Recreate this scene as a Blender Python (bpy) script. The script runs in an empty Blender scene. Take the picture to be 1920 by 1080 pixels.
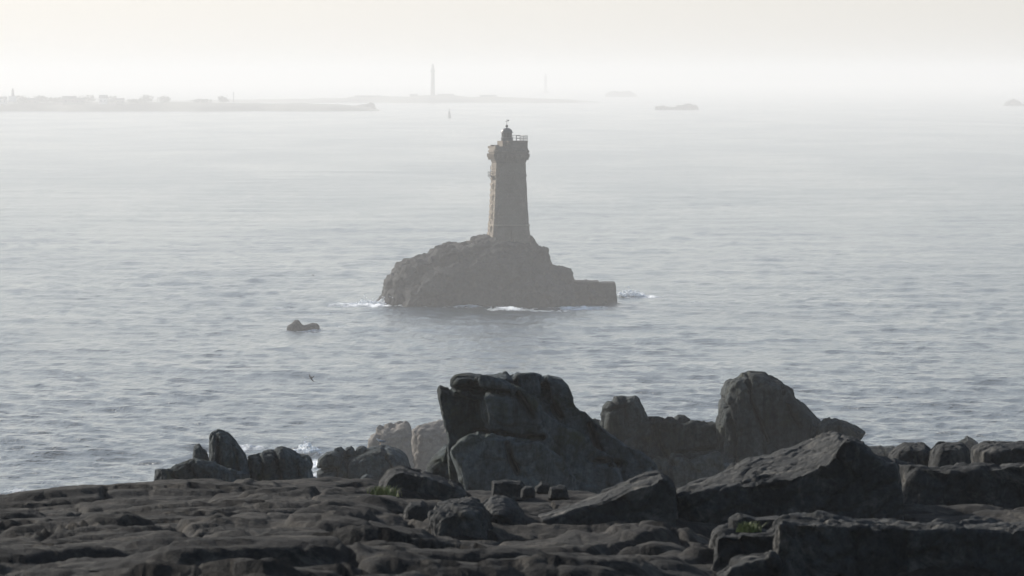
import bpy, bmesh, math, random
import numpy as np
from mathutils import Vector, Matrix

# ------------------------------------------------------------------ camera, sky, sun, exposure
SC = bpy.context.scene
COL = SC.collection
F_PX = 10077.0            # focal length in pixels of a 1920 wide frame
CAM_Z = 55.5              # camera height above the water
PITCH = math.atan(400.0 / F_PX)
SUN_AZ = math.radians(-45)   # to the left of the view direction (+Y)
SUN_EL = math.radians(23)
HAZE = 0.000165

cam_d = bpy.data.cameras.new('camera'); cam = bpy.data.objects.new('camera', cam_d); COL.objects.link(cam)
cam.location = (0, 0, CAM_Z); cam.rotation_euler = (math.pi / 2 - PITCH, 0, 0)
cam_d.sensor_width = 36.0; cam_d.lens = 36.0 * F_PX / 1920.0
cam_d.clip_start = 0.5; cam_d.clip_end = 80000
cam_d.dof.use_dof = True; cam_d.dof.focus_distance = 900; cam_d.dof.aperture_fstop = 14
SC.camera = cam

world = bpy.data.worlds.new('World'); SC.world = world; world.use_nodes = True
wn = world.node_tree; wn.nodes.clear()
sky = wn.nodes.new('ShaderNodeTexSky'); sky.sky_type = 'NISHITA'; sky.sun_disc = False
sky.sun_elevation = SUN_EL; sky.sun_rotation = SUN_AZ
sky.altitude = 50; sky.air_density = 1.0; sky.dust_density = 0.8; sky.ozone_density = 1.0
bg = wn.nodes.new('ShaderNodeBackground'); bg.inputs['Strength'].default_value = 0.115
wo = wn.nodes.new('ShaderNodeOutputWorld')
# thin white haze hugging the horizon all round, fading out with height
tcw = wn.nodes.new('ShaderNodeTexCoord'); sx = wn.nodes.new('ShaderNodeSeparateXYZ'); wn.links.new(tcw.outputs['Generated'], sx.inputs[0])
mm = wn.nodes.new('ShaderNodeMath'); mm.operation = 'MAXIMUM'; mm.inputs[1].default_value = 0.0; wn.links.new(sx.outputs['Z'], mm.inputs[0])
me_ = wn.nodes.new('ShaderNodeMath'); me_.operation = 'MULTIPLY'; me_.inputs[1].default_value = -4.2; wn.links.new(mm.outputs[0], me_.inputs[0])
mx_ = wn.nodes.new('ShaderNodeMath'); mx_.operation = 'EXPONENT'; wn.links.new(me_.outputs[0], mx_.inputs[0])
mf_ = wn.nodes.new('ShaderNodeMath'); mf_.operation = 'MULTIPLY'; mf_.inputs[1].default_value = 0.96; wn.links.new(mx_.outputs[0], mf_.inputs[0])
vm = wn.nodes.new('ShaderNodeMix'); vm.data_type = 'RGBA'; vm.inputs[7].default_value = (7, 7, 7, 1)
# the haze scatters forward: brighter round the sun's side of the sky, dimmer opposite
dt = wn.nodes.new('ShaderNodeVectorMath'); dt.operation = 'DOT_PRODUCT'; wn.links.new(tcw.outputs['Generated'], dt.inputs[0])
dt.inputs[1].default_value = (math.sin(SUN_AZ) * math.cos(SUN_EL), math.cos(SUN_AZ) * math.cos(SUN_EL), math.sin(SUN_EL))
mrw = wn.nodes.new('ShaderNodeMapRange'); mrw.inputs['From Min'].default_value = -1.0; wn.links.new(dt.outputs['Value'], mrw.inputs['Value'])
pw = wn.nodes.new('ShaderNodeMath'); pw.operation = 'POWER'; pw.inputs[1].default_value = 3.0; wn.links.new(mrw.outputs[0], pw.inputs[0])
ph = wn.nodes.new('ShaderNodeMath'); ph.operation = 'MULTIPLY_ADD'; ph.inputs[1].default_value = 1.3; ph.inputs[2].default_value = 0.12; wn.links.new(pw.outputs[0], ph.inputs[0])
vs = wn.nodes.new('ShaderNodeVectorMath'); vs.operation = 'SCALE'; vs.inputs[0].default_value = (6.3, 6.2, 6.0); wn.links.new(ph.outputs[0], vs.inputs['Scale'])
wn.links.new(vs.outputs[0], vm.inputs[7])
wn.links.new(mf_.outputs[0], vm.inputs[0]); wn.links.new(sky.outputs[0], vm.inputs[6]); wn.links.new(vm.outputs[2], bg.inputs['Color'])
wn.links.new(bg.outputs[0], wo.inputs['Surface'])

sun_d = bpy.data.lights.new('sun', 'SUN'); sun = bpy.data.objects.new('sun', sun_d); COL.objects.link(sun)
sun_d.energy = 5.0; sun_d.angle = math.radians(0.6); sun_d.color = (1.0, 0.95, 0.88)
to_sun = Vector((math.sin(SUN_AZ) * math.cos(SUN_EL), math.cos(SUN_AZ) * math.cos(SUN_EL), math.sin(SUN_EL)))
sun.rotation_euler = (-to_sun).to_track_quat('-Z', 'Y').to_euler()

SC.view_settings.view_transform = 'Standard'; SC.view_settings.look = 'None'
SC.view_settings.exposure = 0.42; SC.view_settings.gamma = 1.0; SC.view_settings.use_curve_mapping = False
SC.render.engine = 'CYCLES'
SC.cycles.use_denoising = True
SC.cycles.max_bounces = 6; SC.cycles.volume_bounces = 1; SC.cycles.transparent_max_bounces = 12
SC.cycles.sample_clamp_indirect = 4.0; SC.cycles.sample_clamp_direct = 6.0

rng = np.random.default_rng(7)
random.seed(7)

# ------------------------------------------------------------------ projection helpers
CP, SP_ = math.cos(PITCH), math.sin(PITCH)
def P(x, y, D):
    """world point seen at photo pixel (x, y) at distance D along +Y"""
    u = (x - 960.0) / F_PX; v = -(y - 540.0) / F_PX
    dy = CP + v * SP_; dz = -SP_ + v * CP
    return (u / dy * D, D, CAM_Z + dz / dy * D)
def sea_D(y):
    v = -(y - 540.0) / F_PX
    return -CAM_Z / ((-SP_ + v * CP) / (CP + v * SP_))
def to_px(co):
    x, y, z = co[:, 0], co[:, 1], co[:, 2] - CAM_Z
    d = y * CP - z * SP_; up = y * SP_ + z * CP
    return 960 + F_PX * x / d, 540 - F_PX * up / d
def mpp(D):
    return D / F_PX

# ------------------------------------------------------------------ numpy noise
def _hash(ix, iy, iz, seed):
    h = (ix.astype(np.uint32) * np.uint32(374761393) + iy.astype(np.uint32) * np.uint32(668265263)
         + iz.astype(np.uint32) * np.uint32(2147483647) + np.uint32((seed * 974634777 + 12345) & 0xffffffff))
    h = (h ^ (h >> np.uint32(13))) * np.uint32(1274126177)
    h = (h ^ (h >> np.uint32(16))) * np.uint32(2246822519)
    return h ^ (h >> np.uint32(15))
def _h01(ix, iy, iz, seed):
    return _hash(ix, iy, iz, seed).astype(np.float32) / np.float32(4294967295.0)
_G = rng.normal(size=(256, 3)).astype(np.float32); _G /= np.linalg.norm(_G, axis=1)[:, None]
def perlin(p, seed=0):
    p = p.astype(np.float32)
    i = np.floor(p); f = p - i; i = i.astype(np.int64)
    w = f * f * f * (f * (f * 6 - 15) + 10)
    out = np.zeros(len(p), np.float32)
    for dx in (0, 1):
        wx = w[:, 0] if dx else 1 - w[:, 0]
        for dy in (0, 1):
            wy = w[:, 1] if dy else 1 - w[:, 1]
            for dz in (0, 1):
                wz = w[:, 2] if dz else 1 - w[:, 2]
                g = _G[_hash(i[:, 0] + dx, i[:, 1] + dy, i[:, 2] + dz, seed) & np.uint32(255)]
                out += wx * wy * wz * (g[:, 0] * (f[:, 0] - dx) + g[:, 1] * (f[:, 1] - dy) + g[:, 2] * (f[:, 2] - dz))
    return out * 1.6
def fbm(p, octs=4, seed=0, gain=0.5, lac=2.03):
    a = 1.0; s = np.zeros(len(p), np.float32)
    for k in range(octs):
        s += a * perlin(p, seed + k); a *= gain; p = p * lac + 17.3
    return s
def billow(p, octs=3, seed=0, gain=0.5):
    a = 1.0; s = np.zeros(len(p), np.float32)
    for k in range(octs):
        s += a * (np.abs(perlin(p, seed + k)) * 2 - 0.5); a *= gain; p = p * 2.07 + 9.1
    return s
def facets(p, seed=0, slope=0.6):
    """fractured rock: every Voronoi cell is a tilted plane; returns displacement and groove closeness"""
    p = p.astype(np.float32)
    i = np.floor(p).astype(np.int64)
    f1 = np.full(len(p), 9.0, np.float32); f2 = f1.copy(); val = np.zeros(len(p), np.float32)
    for dx in (-1, 0, 1):
        for dy in (-1, 0, 1):
            for dz in (-1, 0, 1):
                cx, cy, cz = i[:, 0] + dx, i[:, 1] + dy, i[:, 2] + dz
                q = np.stack([cx + _h01(cx, cy, cz, seed), cy + _h01(cx, cy, cz, seed + 1), cz + _h01(cx, cy, cz, seed + 2)], 1).astype(np.float32)
                r = p - q; d = np.sqrt((r * r).sum(1))
                g = _G[_hash(cx, cy, cz, seed + 3) & np.uint32(255)]
                v = (_h01(cx, cy, cz, seed + 4) - 0.5) + slope * (r * g).sum(1)
                near = d < f1
                f2 = np.where(near, f1, np.minimum(f2, d)); f1 = np.where(near, d, f1); val = np.where(near, v, val)
    return val, f2 - f1

# ------------------------------------------------------------------ mesh helpers
def mesh_arrays(name, co, quads, smooth=True):
    me = bpy.data.meshes.new(name)
    co = np.asarray(co, np.float32); quads = np.asarray(quads, np.int32)
    n = len(quads); k = quads.shape[1]
    me.vertices.add(len(co)); me.vertices.foreach_set('co', co.ravel())
    me.loops.add(n * k); me.loops.foreach_set('vertex_index', quads.ravel())
    me.polygons.add(n)
    me.polygons.foreach_set('loop_start', np.arange(0, n * k, k, dtype=np.int32))
    me.polygons.foreach_set('use_smooth', np.full(n, smooth))
    me.update(calc_edges=True); me.validate()
    return me
def grid_quads(nr, nc):
    a = np.arange(nr * nc).reshape(nr, nc)
    return np.stack([a[:-1, :-1], a[:-1, 1:], a[1:, 1:], a[1:, :-1]], -1).reshape(-1, 4)
def link(name, me, mat=None, parent=None, label=None, cat=None, group=None, kind=None):
    o = bpy.data.objects.new(name, me); COL.objects.link(o)
    if mat is not None:
        me.materials.clear(); me.materials.append(mat)
    if parent is not None: o.parent = parent
    if label: o['label'] = label
    if cat: o['category'] = cat
    if group: o['group'] = group
    if kind: o['kind'] = kind
    return o
def empty(name, loc, rz=0, label=None, cat=None, group=None):
    o = link(name, None, None, None, label, cat, group)
    o.location = loc; o.rotation_euler = (0, 0, rz)
    return o
def bm_mesh(name, bm, smooth=False):
    me = bpy.data.meshes.new(name)
    bmesh.ops.recalc_face_normals(bm, faces=bm.faces)
    for f in bm.faces: f.smooth = smooth
    bm.to_mesh(me); bm.free(); return me
def b_box(bm, x0, x1, y0, y1, z0, z1):
    v = [bm.verts.new(c) for c in ((x0, y0, z0), (x1, y0, z0), (x1, y1, z0), (x0, y1, z0), (x0, y0, z1), (x1, y0, z1), (x1, y1, z1), (x0, y1, z1))]
    for f in ((3, 2, 1, 0), (4, 5, 6, 7), (0, 1, 5, 4), (1, 2, 6, 5), (2, 3, 7, 6), (3, 0, 4, 7)):
        bm.faces.new([v[k] for k in f])
def b_loft(bm, rings, cap=True):
    vs = [[bm.verts.new(c) for c in r] for r in rings]
    n = len(rings[0])
    for a, b in zip(vs[:-1], vs[1:]):
        for k in range(n):
            bm.faces.new((a[k], a[(k + 1) % n], b[(k + 1) % n], b[k]))
    if cap:
        bm.faces.new(vs[0][::-1]); bm.faces.new(vs[-1])
def ring(cx, cy, z, r, n=20):
    return [(cx + r * math.cos(2 * math.pi * k / n), cy + r * math.sin(2 * math.pi * k / n), z) for k in range(n)]
def b_lathe(bm, prof, n=20, cx=0, cy=0):
    b_loft(bm, [ring(cx, cy, z, max(r, 0.004), n) for r, z in prof])
def b_tube(bm, a, b, r, n=6):
    a, b = Vector(a), Vector(b); d = (b - a).normalized()
    s = d.orthogonal().normalized(); t = d.cross(s)
    rr = [[tuple(c + (s * math.cos(2 * math.pi * k / n) + t * math.sin(2 * math.pi * k / n)) * r) for k in range(n)] for c in (a, b)]
    b_loft(bm, rr)

# ------------------------------------------------------------------ materials
def new_mat(name):
    m = bpy.data.materials.new(name); m.use_nodes = True
    nt = m.node_tree; nt.nodes.clear()
    out = nt.nodes.new('ShaderNodeOutputMaterial'); b = nt.nodes.new('ShaderNodeBsdfPrincipled')
    nt.links.new(b.outputs[0], out.inputs['Surface'])
    return m, nt, b
def N(nt, t, **kw):
    n = nt.nodes.new(t)
    for k, v in kw.items():
        if k in n.inputs: n.inputs[k].default_value = v
        else: setattr(n, k, v)
    return n
def noise_node(nt, vec, scale, detail=6, rough=0.55, dist=0.0):
    n = N(nt, 'ShaderNodeTexNoise', Scale=scale, Detail=detail, Roughness=rough, Distortion=dist)
    nt.links.new(vec, n.inputs['Vector']); return n
def ramp(nt, fac, stops):
    r = nt.nodes.new('ShaderNodeValToRGB'); e = r.color_ramp.elements
    while len(e) < len(stops): e.new(0.5)
    for k, (p, c) in enumerate(stops):
        e[k].position = p; e[k].color = (*c, 1) if len(c) == 3 else c
    nt.links.new(fac, r.inputs[0]); return r
def rock_mat(name, scale, ca, cb, lichen_or_glint=None, lichen_or_glint_amt=0.5, bump=0.02, rough=0.9, patch=None, streak=False):
    m, nt, b = new_mat(name)
    tc = N(nt, 'ShaderNodeTexCoord').outputs['Object']
    n1 = noise_node(nt, tc, scale * 0.6, 7, 0.62, 0.4)
    r1 = ramp(nt, n1.outputs[0], [(0.3, ca), (0.7, cb)])
    col = r1.outputs[0]
    n3 = noise_node(nt, tc, scale * 14, 4, 0.7)
    mx = N(nt, 'ShaderNodeMix', data_type='RGBA', blend_type='MULTIPLY'); mx.inputs[0].default_value = 0.75
    r3 = ramp(nt, n3.outputs[0], [(0.32, (0.45, 0.45, 0.45)), (0.62, (1.15, 1.15, 1.15))])
    nt.links.new(col, mx.inputs[6]); nt.links.new(r3.outputs[0], mx.inputs[7]); col = mx.outputs[2]
    if lichen_or_glint:
        n2 = noise_node(nt, tc, scale * 2.1, 8, 0.68, 0.6)
        r2 = ramp(nt, n2.outputs[0], [(0.52, (0, 0, 0)), (0.66, (lichen_or_glint_amt,) * 3)])
        m2 = N(nt, 'ShaderNodeMix', data_type='RGBA'); m2.inputs[7].default_value = (*lichen_or_glint, 1)
        nt.links.new(r2.outputs[0], m2.inputs[0]); nt.links.new(col, m2.inputs[6]); col = m2.outputs[2]
    if streak:                    # water-worn vertical streaks and pale bands
        ms_ = N(nt, 'ShaderNodeMapping'); ms_.inputs['Scale'].default_value = (1.0, 1.0, 0.22); ms_.inputs['Rotation'].default_value = (0.2, 0.25, 0)
        nt.links.new(tc, ms_.inputs[0])
        n5 = noise_node(nt, ms_.outputs[0], scale * 4.5, 6, 0.65, 0.8)
        r5 = ramp(nt, n5.outputs[0], [(0.36, (0.42, 0.42, 0.42)), (0.64, (1.35, 1.35, 1.35))])
        m5 = N(nt, 'ShaderNodeMix', data_type='RGBA', blend_type='MULTIPLY'); m5.inputs[0].default_value = 0.85
        nt.links.new(col, m5.inputs[6]); nt.links.new(r5.outputs[0], m5.inputs[7]); col = m5.outputs[2]
    if patch:
        n4 = noise_node(nt, tc, scale * 0.9, 8, 0.75, 1.2)
        r4 = ramp(nt, n4.outputs[0], [(0.6, (0, 0, 0)), (0.72, (0.4,) * 3)])
        m4 = N(nt, 'ShaderNodeMix', data_type='RGBA'); m4.inputs[7].default_value = (*patch, 1)
        nt.links.new(r4.outputs[0], m4.inputs[0]); nt.links.new(col, m4.inputs[6]); col = m4.outputs[2]
    nt.links.new(col, b.inputs['Base Color'])
    b.inputs['Roughness'].default_value = rough
    b.inputs['Specular IOR Level'].default_value = 0.12
    nb = noise_node(nt, tc, scale * 5, 9, 0.68)
    bp = N(nt, 'ShaderNodeBump', Strength=0.9, Distance=bump); nt.links.new(nb.outputs[0], bp.inputs['Height'])
    nt.links.new(bp.outputs[0], b.inputs['Normal'])
    return m
def plain_mat(name, col, rough=0.8, var=0.25, scale=0.6, metallic=0.0):
    m, nt, b = new_mat(name)
    tc = N(nt, 'ShaderNodeTexCoord').outputs['Object']
    n = noise_node(nt, tc, scale, 6, 0.6)
    r = ramp(nt, n.outputs[0], [(0.3, tuple(c * (1 - var) for c in col)), (0.7, tuple(min(1, c * (1 + var)) for c in col))])
    nt.links.new(r.outputs[0], b.inputs['Base Color']); b.inputs['Roughness'].default_value = rough
    b.inputs['Metallic'].default_value = metallic
    return m

M_SHELF = rock_mat('shelf_rock', 1.1, (0.007, 0.0072, 0.0073), (0.038, 0.034, 0.029), (0.115, 0.101, 0.081), 0.55, 0.09)
M_NEAR = rock_mat('near_rock', 1.2, (0.012, 0.014, 0.015), (0.070, 0.071, 0.069), (0.215, 0.198, 0.170), 0.45, 0.09)  # lichen flecks brightened so their colour also paints in sunlit highlights
M_BOULD = rock_mat('boulder_rock', 0.6, (0.013, 0.019, 0.020), (0.125, 0.148, 0.154), (0.045, 0.050, 0.024), 0.7, 0.22, streak=True)
M_MID = rock_mat('mid_rock', 0.45, (0.016, 0.021, 0.021), (0.105, 0.118, 0.117), (0.055, 0.057, 0.035), 0.6, 0.26, streak=True)
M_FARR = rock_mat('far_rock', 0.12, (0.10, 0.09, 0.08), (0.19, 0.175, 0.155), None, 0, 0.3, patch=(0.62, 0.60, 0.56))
M_ISLET = rock_mat('islet_rock', 0.12, (0.026, 0.026, 0.026), (0.060, 0.058, 0.055), (0.110, 0.105, 0.090), 0.25, 0.6)
M_TOWER = rock_mat('tower_stone', 0.35, (0.120, 0.100, 0.078), (0.220, 0.185, 0.145), (0.100, 0.085, 0.066), 0.4, 0.06)
M_QUOIN = rock_mat('dressed_stone', 0.5, (0.24, 0.20, 0.155), (0.34, 0.29, 0.225), None, 0, 0.04)
M_METAL = plain_mat('painted_iron', (0.035, 0.04, 0.045), 0.5, 0.3, 2.0)
M_LAND = plain_mat('far_land', (0.07, 0.075, 0.055), 0.95, 0.4, 0.02)
M_LEAF = plain_mat('far_foliage', (0.05, 0.065, 0.035), 0.95, 0.4, 0.3)
M_WHITE = plain_mat('white_render', (0.78, 0.76, 0.72), 0.7, 0.08, 0.5)
M_SLATE = plain_mat('slate_roof', (0.09, 0.095, 0.105), 0.6, 0.25, 0.8)
M_PANE = plain_mat('window_glass', (0.03, 0.035, 0.04), 0.08, 0.1, 1.0)
M_GRASS = plain_mat('grass_blades', (0.14, 0.17, 0.04), 0.7, 0.45, 6.0)
M_GULL = plain_mat('gull_feathers', (0.75, 0.75, 0.74), 0.8, 0.05, 3.0)
M_GULLG = plain_mat('gull_wing', (0.22, 0.24, 0.27), 0.8, 0.15, 3.0)
M_BIRD = plain_mat('dark_plumage', (0.05, 0.05, 0.055), 0.8, 0.2, 3.0)
M_BILL = plain_mat('yellow_bill', (0.45, 0.33, 0.2), 0.6, 0.1, 3.0)
# ------------------------------------------------------------------ the sea
def ocean_tile(n, L, hs, kp, theta0, spread, seed, sigmas):
    r = np.random.default_rng(seed)
    k1 = np.fft.fftfreq(n, L / n) * 2 * np.pi
    kx, ky = np.meshgrid(k1, k1, indexing='xy')
    k = np.hypot(kx, ky); k[0, 0] = 1e-6
    th = np.arctan2(ky, kx) - theta0
    S = k ** -3.7 * np.exp(-1.25 * (kp / k) ** 2) * (np.abs(np.cos(th)) ** (2 * spread) + 0.04)
    S[0, 0] = 0
    spec = np.sqrt(S) * (r.normal(size=(n, n)) + 1j * r.normal(size=(n, n)))
    h0 = np.fft.ifft2(spec).real; sc = hs / 4.0 / h0.std()
    return [(np.fft.ifft2(spec * np.exp(-(ky * s) ** 2 / 2) ).real * sc).astype(np.float32) for s in sigmas]
def sample_tile(t, L, x, y):
    n = t.shape[0]
    u = (x / L * n) % n; v = (y / L * n) % n
    i = np.floor(u).astype(int); j = np.floor(v).astype(int); fu = u - i; fv = v - j
    i %= n; j %= n; i1 = (i + 1) % n; j1 = (j + 1) % n
    return (t[j, i] * (1 - fu) + t[j, i1] * fu) * (1 - fv) + (t[j1, i] * (1 - fu) + t[j1, i1] * fu) * fv

SIG = [0.4, 0.8, 1.6, 3.2, 6.4, 12.8, 25.6]
T_WIND = ocean_tile(1024, 560.0, 0.60, 0.5, math.radians(66), 1.0, 3, SIG)
T_SWELL = ocean_tile(512, 1130.0, 0.75, 0.06, math.radians(98), 5.0, 5, SIG)

# foam: (photo x, photo y on the water, half width px, half height px, amount)
FOAM = [(708, 571, 34, 3.5, 1.0), (660, 572, 60, 3, .62), (730, 566, 30, 5, 1.0), (790, 571, 70, 4, .85), (880, 574, 70, 4, .8),
        (955, 580, 60, 4, .6), (1020, 583, 70, 3, .48), (1090, 579, 70, 4, .62), (1185, 553, 28, 5, 1.0), (1215, 556, 40, 3, .6),
        (1320, 568, 90, 3, .42), (570, 620, 42, 3, .8), (525, 577, 50, 2, .5), (600, 586, 40, 1.5, .5), (470, 617, 40, 2, .35), (640, 612, 50, 2, .45),
        (650, 600, 90, 12, .3), (850, 600, 200, 14, .28), (30, 921, 60, 6, .55), (10, 880, 70, 8, .33), (180, 890, 160, 10, .28), (300, 860, 120, 8, .28),
        (470, 842, 60, 5, .55), (560, 848, 60, 6, .5), (590, 868, 24, 12, .8), (600, 890, 30, 12, .6), (150, 905, 120, 5, .4)]
def foam_amount(x, y):
    f = np.zeros_like(x)
    for px, py, wx, wy, a in FOAM:
        D = sea_D(py); cx = P(px, py, D)[0]
        sx = wx * mpp(D); sy = max((sea_D(py - wy) - sea_D(py + wy)) / 2, 2.0)
        f = np.maximum(f, a * np.exp(-(((x - cx) / sx) ** 2 + ((y - D) / sy) ** 2) * 0.9))
    return f

def sea_rows(nr, y_near, y_far):
    ys = np.linspace(y_near, y_far, nr)
    return np.array([sea_D(y) for y in ys])
nR, nC = 560, 690
Dr = sea_rows(nR, 985, 232)
Dr = np.concatenate([[380.0, 460.0, 530.0, 580.0, 615.0], Dr])
nR = len(Dr)
us = np.linspace(-0.118, 0.118, nC)
DD, UU = np.meshgrid(Dr, us, indexing='ij')
X = (UU * DD).ravel(); Y = DD.ravel()
sp = np.gradient(Dr); spv = np.repeat(sp, nC) * 0.12
lev = np.clip(np.log2(spv / SIG[0]), 0, len(SIG) - 1.001)
Z = np.zeros_like(X)
for li in range(len(SIG)):
    wgt = np.clip(1 - np.abs(lev - li), 0, 1)
    m = wgt > 0
    if m.any():
        Z[m] += wgt[m] * (sample_tile(T_WIND[li], 560.0, X[m] + 0.13 * Y[m], Y[m] - 0.13 * X[m]) + sample_tile(T_SWELL[li], 1130.0, X[m] + 40, Y[m]))
gust = fbm(np.stack([X * 0.012, Y * 0.0032, 0 * X], 1), 3, 40)
Z *= 1.0 + 0.45 * np.clip(gust, -1, 1)
foam = foam_amount(X, Y)
Z += foam * 0.5 * np.clip(fbm(np.stack([X * 0.5, Y * 0.2, 0 * X], 1), 3, 55) + 0.4, 0, 2) * (foam > 0.5)
edge = np.clip((5900 - Y) / 900, 0, 1); Z *= edge
me = mesh_arrays('sea', np.stack([X, Y, Z], 1), grid_quads(nR, nC))
at = me.attributes.new('foam', 'FLOAT', 'POINT'); at.data.foreach_set('value', foam.astype(np.float32))

ms, nt, b = new_mat('sea_water')
b.inputs['Base Color'].default_value = (0.018, 0.035, 0.045, 1); b.inputs['IOR'].default_value = 1.333
geo = N(nt, 'ShaderNodeNewGeometry').outputs['Position']
mp = N(nt, 'ShaderNodeMapping'); mp.inputs['Scale'].default_value = (1.0, 0.8, 1.0); mp.inputs['Rotation'].default_value = (0, 0, 0.2)
nt.links.new(geo, mp.inputs[0])
def sea_bump(scale, rot, dist, prev, detail=4):
    m_ = N(nt, 'ShaderNodeMapping'); m_.vector_type = 'POINT'; m_.inputs['Scale'].default_value = scale; m_.inputs['Rotation'].default_value = (0, 0, rot)
    nt.links.new(geo, m_.inputs[0])
    n_ = noise_node(nt, m_.outputs[0], 1.0, detail, 0.6, 0.25)
    b_ = N(nt, 'ShaderNodeBump', Strength=1.0, Distance=dist); nt.links.new(n_.outputs[0], b_.inputs['Height'])
    if prev: nt.links.new(prev.outputs[0], b_.inputs['Normal'])
    return b_
sb = sea_bump((0.085, 0.014, 1), 0.10, 1.3, None, 3)
sb = sea_bump((0.28, 0.06, 1), -0.06, 1.0, sb, 4)
sb = sea_bump((0.9, 0.22, 1), 0.08, 0.5, sb, 5)
sb = sea_bump((1.3, 0.6, 1), -0.15, 0.2, sb, 5)
nt.links.new(sb.outputs[0], b.inputs['Normal'])
# slicks and gust patches change how rough the water is
mpg = N(nt, 'ShaderNodeMapping'); mpg.inputs['Scale'].default_value = (0.010, 0.0022, 1.0); nt.links.new(geo, mpg.inputs[0])
ng = noise_node(nt, mpg.outputs[0], 1.0, 5, 0.55, 0.5)
rg = ramp(nt, ng.outputs[0], [(0.35, (0.14,) * 3), (0.65, (0.2,) * 3)])
fa = N(nt, 'ShaderNodeAttribute', attribute_name='foam')
mpf = N(nt, 'ShaderNodeMapping'); mpf.inputs['Scale'].default_value = (0.5, 0.16, 0.5); nt.links.new(geo, mpf.inputs[0])
nf = noise_node(nt, mpf.outputs[0], 1.0, 8, 0.7, 0.8)
add = N(nt, 'ShaderNodeMath', operation='ADD'); nt.links.new(nf.outputs[0], add.inputs[0]); nt.links.new(fa.outputs['Fac'], add.inputs[1])
rf = ramp(nt, add.outputs[0], [(0.0, (0, 0, 0)), (1.0, (1, 1, 1))])
mr = N(nt, 'ShaderNodeMapRange'); mr.inputs['From Min'].default_value = 0.86; mr.inputs['From Max'].default_value = 1.15
nt.links.new(add.outputs[0], mr.inputs['Value'])
nt.nodes.remove(rf)
mc = N(nt, 'ShaderNodeMix', data_type='RGBA'); mc.inputs[6].default_value = (0.018, 0.035, 0.045, 1); mc.inputs[7].default_value = (0.82, 0.84, 0.85, 1)
nt.links.new(mr.outputs[0], mc.inputs[0]); nt.links.new(mc.outputs[2], b.inputs['Base Color'])
mrr = N(nt, 'ShaderNodeMix', data_type='FLOAT'); nt.links.new(mr.outputs[0], mrr.inputs[0]); nt.links.new(rg.outputs[0], mrr.inputs[2]); mrr.inputs[3].default_value = 0.9
nt.links.new(mrr.outputs[0], b.inputs['Roughness'])
sea = link('sea', me, ms, kind='structure', label='grey rippled sea reaching to the hazy horizon')
# far water out to the horizon and at the sides, joined on as coarse sheets just below the near waves
bm = bmesh.new()
for q in (((-690, 5890, -.02), (690, 5890, -.02), (9000, 29000, -.02), (-9000, 29000, -.02)),
          ((-9000, 300, -1.4), (9000, 300, -1.4), (9000, 29000, -1.4), (-9000, 29000, -1.4))):
    bm.faces.new([bm.verts.new(c) for c in q])
far = bm_mesh('sea_far', bm); fo = link('far_water', far, ms, parent=sea)

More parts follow.
